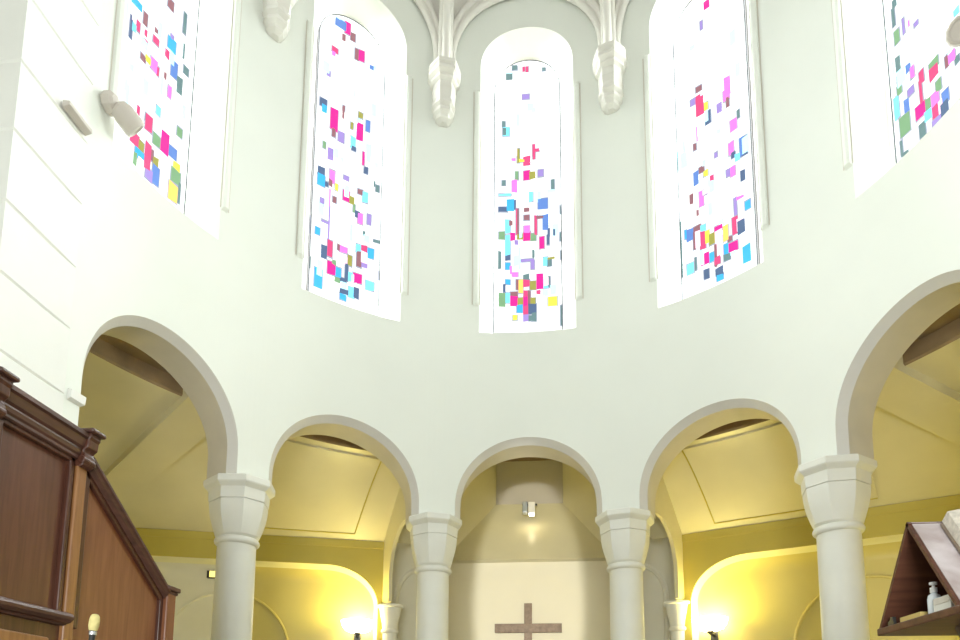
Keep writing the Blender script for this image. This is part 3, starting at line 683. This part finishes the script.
mb.prism([(yb - .035, .3), (yb, .3), (yb, zb_ - .1), (yb - .035, zb_ - .1 + .035 * -sl)], 'x', XP - .05, XP - .008)
obj('stair_moulding', mb, M['wood'], pu, bevel=.005)
nw = obj('newel_post', MB().box(XP - .10, XP + .02, -.93, -.83, 0, 2.465), M['wood_panel'], pu, bevel=.008)
obj('newel_cap', MB().box(XP - .115, XP + .04, -.95, -.81, 2.465, 2.495).box(XP - .105, XP + .028, -.94, -.82, 2.445, 2.465), M['wood_rail'], nw, bevel=.008)
obj('back_panel', MB().box(XP - 1.2, XP - 1.15, -3.6, -1.78, 0, 3.1).box(XP - 1.2, XP - .09, -1.83, -1.78, 0, 3.0).box(XP - 1.15, XP - .09, -3.6, -1.83, 1.9, 1.95), M['wood'], pu)

# ------------------------------------------------------------------ microphone on a stand, close by the camera
mc = Vector((-1.132, -3.057, 1.903))
mt = thing('microphone', (mc.x, mc.y, 0), 'microphone with yellow foam windscreen in front of the dark wooden pulpit', 'microphone')
tilt = Matrix.Translation(mc) @ Matrix.Rotation(4 * D2R, 4, 'Y') @ Matrix.Scale(.64, 4)
obj('windscreen', MB().lathe([(.004, .046), (.013, .043), (.0195, .034), (.0225, .018), (.0225, -.010), (.019, -.028), (.015, -.034)], 24, mat=tilt), M['foam'], mt, smooth=True)
bd = obj('body', MB().lathe([(.0155, -.032), (.0165, -.038), (.0165, -.052), (.0135, -.058), (.012, -.16), (.010, -.17)], 20, mat=tilt), M['dark_metal'], mt, smooth=True, angle=30)
obj('collar', MB().lathe([(.0172, -.036), (.0178, -.040), (.0178, -.050), (.0172, -.053)], 20, mat=tilt), M['silver'], bd, smooth=True, angle=30)
e = tilt @ Vector((0, 0, -.165))
obj('stand', MB().tube([e, e + Vector((-.01, 0, -.08)), Vector((e.x - .012, e.y, .03))], .009, 10).lathe([(.14, 0), (.14, .012), (.03, .03), (.012, .04)], 28, e.x - .012, e.y), M['dark_metal'], mt, smooth=True, angle=30)

# ------------------------------------------------------------------ lectern: triangular open-ended desk
XL0, XL1 = 1.45, 2.0
A = Vector((-2.54, 2.318)); B = Vector((-2.295, 1.975)); Cc = Vector((-2.785, 1.98))
le = thing('lectern', ((XL0 + XL1) / 2, -2.54, 0), 'triangular dark wooden lectern with an open end and reading slope with painted pale sheen', 'lectern')
def slab(p, q, th, x0, x1):
    d = (q - p).normalized(); n = Vector((-d.y, d.x)) * th
    return MB().prism([tuple(p), tuple(q), tuple(q + n), tuple(p + n)], 'x', x0, x1)
cen = (A + B + Cc) / 3
def inward(p, q, th):
    d = (q - p).normalized(); n = Vector((-d.y, d.x))
    return th if n.dot(cen - p) > 0 else -th
sl_ = obj('reading_slope', slab(A, Cc, inward(A, Cc, .012), XL0, XL1), M['lect'], le)
obj('slope_surface', slab(A + (Cc - A) * .015, Cc - (Cc - A) * .03, -inward(A, Cc, .003), XL0 + .012, XL1 - .01), M['slope'], sl_)
obj('back_panel', slab(A, B, inward(A, B, .014), XL0, XL1), M['lect'], le)
obj('bottom_board', MB().box(XL0 - .004, XL1, Cc.x - .075, B.x + .006, 1.955, 1.982).box(XL0 - .004, XL1, Cc.x - .075, Cc.x - .055, 1.98, 2.0), M['lect'], le, bevel=.004)
obj('inner_divider', MB().prism([tuple(A + Vector((0, -.03))), tuple(B + Vector((-.03, .005))), tuple(Cc + Vector((.03, .005)))], 'x', XL0 + .24, XL0 + .254), M['lect_in'], le)
obj('pedestal', MB().lathe([(.26, 0), (.26, .05), (.16, .10), (.085, .16), (.07, .9), (.075, 1.6), (.11, 1.80), (.15, 1.90), (.17, 1.957)], 28, 1.76, -2.56), M['lect'], le, smooth=True, angle=35)
# book lying open on the slope
d = (Cc - A).normalized(); nrm = Vector((d.y, -d.x)); nrm = nrm if nrm.x < 0 else -nrm
def onslope(t, h): p = A + d * t + nrm * h; return (p.x, p.y)
bk = thing('book', (1.80, onslope(.1, 0)[0], onslope(.1, 0)[1]), 'thick open old book lying on the pale reading slope of the lectern', 'book')
def sheet(x0, x1, t0, t1, hs, mat, name, par):
    n = len(hs) - 1; mb = MB(); rows_t = []; rows_b = []
    for i, (h, b) in enumerate(hs):
        x = x0 + (x1 - x0) * i / n
        rows_t.append([Vector((x, *onslope(t0, h))), Vector((x, *onslope(t1, h)))]); rows_b.append([Vector((x, *onslope(t0, b))), Vector((x, *onslope(t1, b)))])
    mb.loft(rows_t); mb.loft(rows_b); mb.loft([[r[0] for r in rows_t], [r[0] for r in rows_b]]); mb.loft([[r[1] for r in rows_t], [r[1] for r in rows_b]])
    mb.loft([rows_t[0], rows_b[0]]); mb.loft([rows_t[-1], rows_b[-1]])
    return obj(name, mb, mat, par, smooth=True, angle=35)
sheet(1.545, 2.03, .03, .30, [(.016, .008)] * 2, M['cover'], 'cover', bk)
sheet(1.55, 1.79, .022, .295, [(.058, .017), (.068, .017), (.072, .017), (.072, .017), (.068, .017), (.050, .017), (.025, .017)], M['pages'], 'page_block', bk)
sheet(1.80, 2.02, .022, .295, [(.025, .017), (.050, .017), (.068, .017), (.072, .017), (.068, .017), (.055, .017), (.030, .017)], M['pages'], 'page_block', bk)
# things kept inside the lectern
bt = thing('sanitizer_bottle', (1.50, -2.575, 1.984), 'clear pump bottle standing inside the open lectern', 'bottle')
obj('bottle_body', MB().lathe([(.019, 0), (.021, .004), (.021, .055), (.018, .068), (.009, .076), (.009, .080)], 20, 1.50, -2.575, mat=Matrix.Translation((0, 0, 1.984))), M['bottle'], bt, smooth=True, angle=35)
obj('pump', MB().lathe([(.011, .078), (.011, .095), (.005, .097), (.005, .104), (.012, .105), (.012, .113), (.004, .115)], 16, 1.50, -2.575, mat=Matrix.Translation((0, 0, 1.984))), M['bottle_cap'], bt, smooth=True, angle=35)
bx = thing('carton', (1.50, -2.65, 1.984), 'small white carton beside the pump bottle inside the lectern', 'box')
obj('body', MB().box(1.478, 1.535, -2.70, -2.605, 1.984, 2.034), M['box'], bx, bevel=.002)
obj('flap', MB().box(1.4765, 1.479, -2.695, -2.61, 2.012, 2.032), M['paper'], bx)
cd = tag(obj('booklet', MB().box(1.475, 1.60, -2.53, -2.40, 1.984, 2.006), M['card'], bevel=.001), 'thin yellow booklet lying flat at the back inside the lectern', 'booklet')
cl = tag(obj('black_clip', MB().prism([(-2.392, 1.984), (-2.35, 1.984), (-2.352, 1.998), (-2.365, 2.002), (-2.373, 2.014), (-2.389, 2.012)], 'x', 1.456, 1.468), M['dark_metal'], bevel=.001), 'tiny black clip at the back corner of the lectern floor', 'clip')

# ------------------------------------------------------------------ floor
mb = MB(); mb.quad((-9, -12, 0), (9, -12, 0), (9, 9, 0), (-9, 9, 0)); struct('floor', mb, M['floor'])

# ------------------------------------------------------------------ light
def lamp(name, kind, loc, energy, color, size=.1, target=None, **kw):
    L = bpy.data.lights.new(name, kind); L.energy = energy; L.color = color
    if kind == 'AREA': L.size = size
    else: L.shadow_soft_size = size
    for a, b in kw.items(): setattr(L, a, b)
    o = bpy.data.objects.new(name, L); COL.objects.link(o); o.location = loc
    if target is not None: o.rotation_euler = (Vector(target) - Vector(loc)).to_track_quat('-Z', 'Y').to_euler()
    return o
WARM = LAMPC
for p in (wall_pt(-1, .60, .0, 3.42), wall_pt(1, .56, .0, 3.39)):
    lamp('sconce_light', 'POINT', p, SCONCE, WARM, .08)
for az in (-61, 61):                       # unseen lights added to brighten the outer bays, below the frame
    lamp('ambulatory_fill', 'POINT', cyl(az, 6.4, 1.9), AMBP * (.25 if az < 0 else 1), WARM, .1)
lamp('bay_fill', 'POINT', (X0, 6.25, 6.8), BAYP, WARM, .06)      # unseen light added to warm the cross bay
lamp('fixture_light', 'POINT', (X0 + .05, FYv - .05, FZv - .22), FIXP, (1, .86, .55), .05)

w = bpy.data.worlds.new('World'); S.world = w; w.use_nodes = True
for k in range(-2, 3):                     # daylight outside each window
    L = lamp('daylight', 'AREA', cyl(36 * k, 9.0, 12.6), SKYP, SKYC, 4, tuple(cyl(36 * k, -2.0, 7.2)))
    L.data.shape = 'RECTANGLE'; L.data.size = 4.0; L.data.size_y = 5.0
L = lamp('nave_daylight', 'AREA', (0, -9.2, 1.9), NAVEP, (.96, 1, .98), 3, (0, 0, 3.2)); L.data.shape = 'RECTANGLE'; L.data.size = 2.4; L.data.size_y = 1.4
o = lamp('cross_patch_fill', 'SPOT', (X0, -9.0, 1.95), PATCHP, (1, .99, .93), .12, (X0, YW, 3.78), spot_size=18.4 * D2R, spot_blend=.14); o.scale = (.395, 1, 1)  # unseen spot added in the nave to whiten the wall behind the cross
L = lamp('aisle_fill', 'AREA', (-5.9, 2.3, 2.3), AISLEP, (.95, 1, .96), 1.2, (-5.4, 5.4, 3.3))   # unseen panel added to whiten the left recess, behind the pier
bg = w.node_tree.nodes['Background']; bg.inputs['Color'].default_value = (*WORLDC, 1); bg.inputs['Strength'].default_value = WORLDS

# ------------------------------------------------------------------ camera: upper half of an upright phone picture
cam = bpy.data.cameras.new('Camera'); co = bpy.data.objects.new('Camera', cam); COL.objects.link(co)
r_ = Vector((0.99554983, 0.09401516, 0.00645613)); u_ = Vector((0.00604231, -0.13205204, 0.99122437)); f_ = Vector((-0.09404266, 0.98677424, 0.13203245))
mw = Matrix((( r_.x, u_.x, -f_.x, 0.19727793), (r_.y, u_.y, -f_.y, -4.90385136), (r_.z, u_.z, -f_.z, 1.6), (0, 0, 0, 1)))
co.matrix_world = mw
cam.sensor_fit = 'HORIZONTAL'; cam.sensor_width = 36; cam.lens = 668.2768 / 960 * 36
cam.shift_x = 0; cam.shift_y = 320 / 960
cam.clip_start = .05
S.camera = co
S.view_settings.view_transform = 'Standard'; S.view_settings.look = 'None'; S.view_settings.exposure = EXPO; S.view_settings.gamma = 1
S.view_settings.use_curve_mapping = False
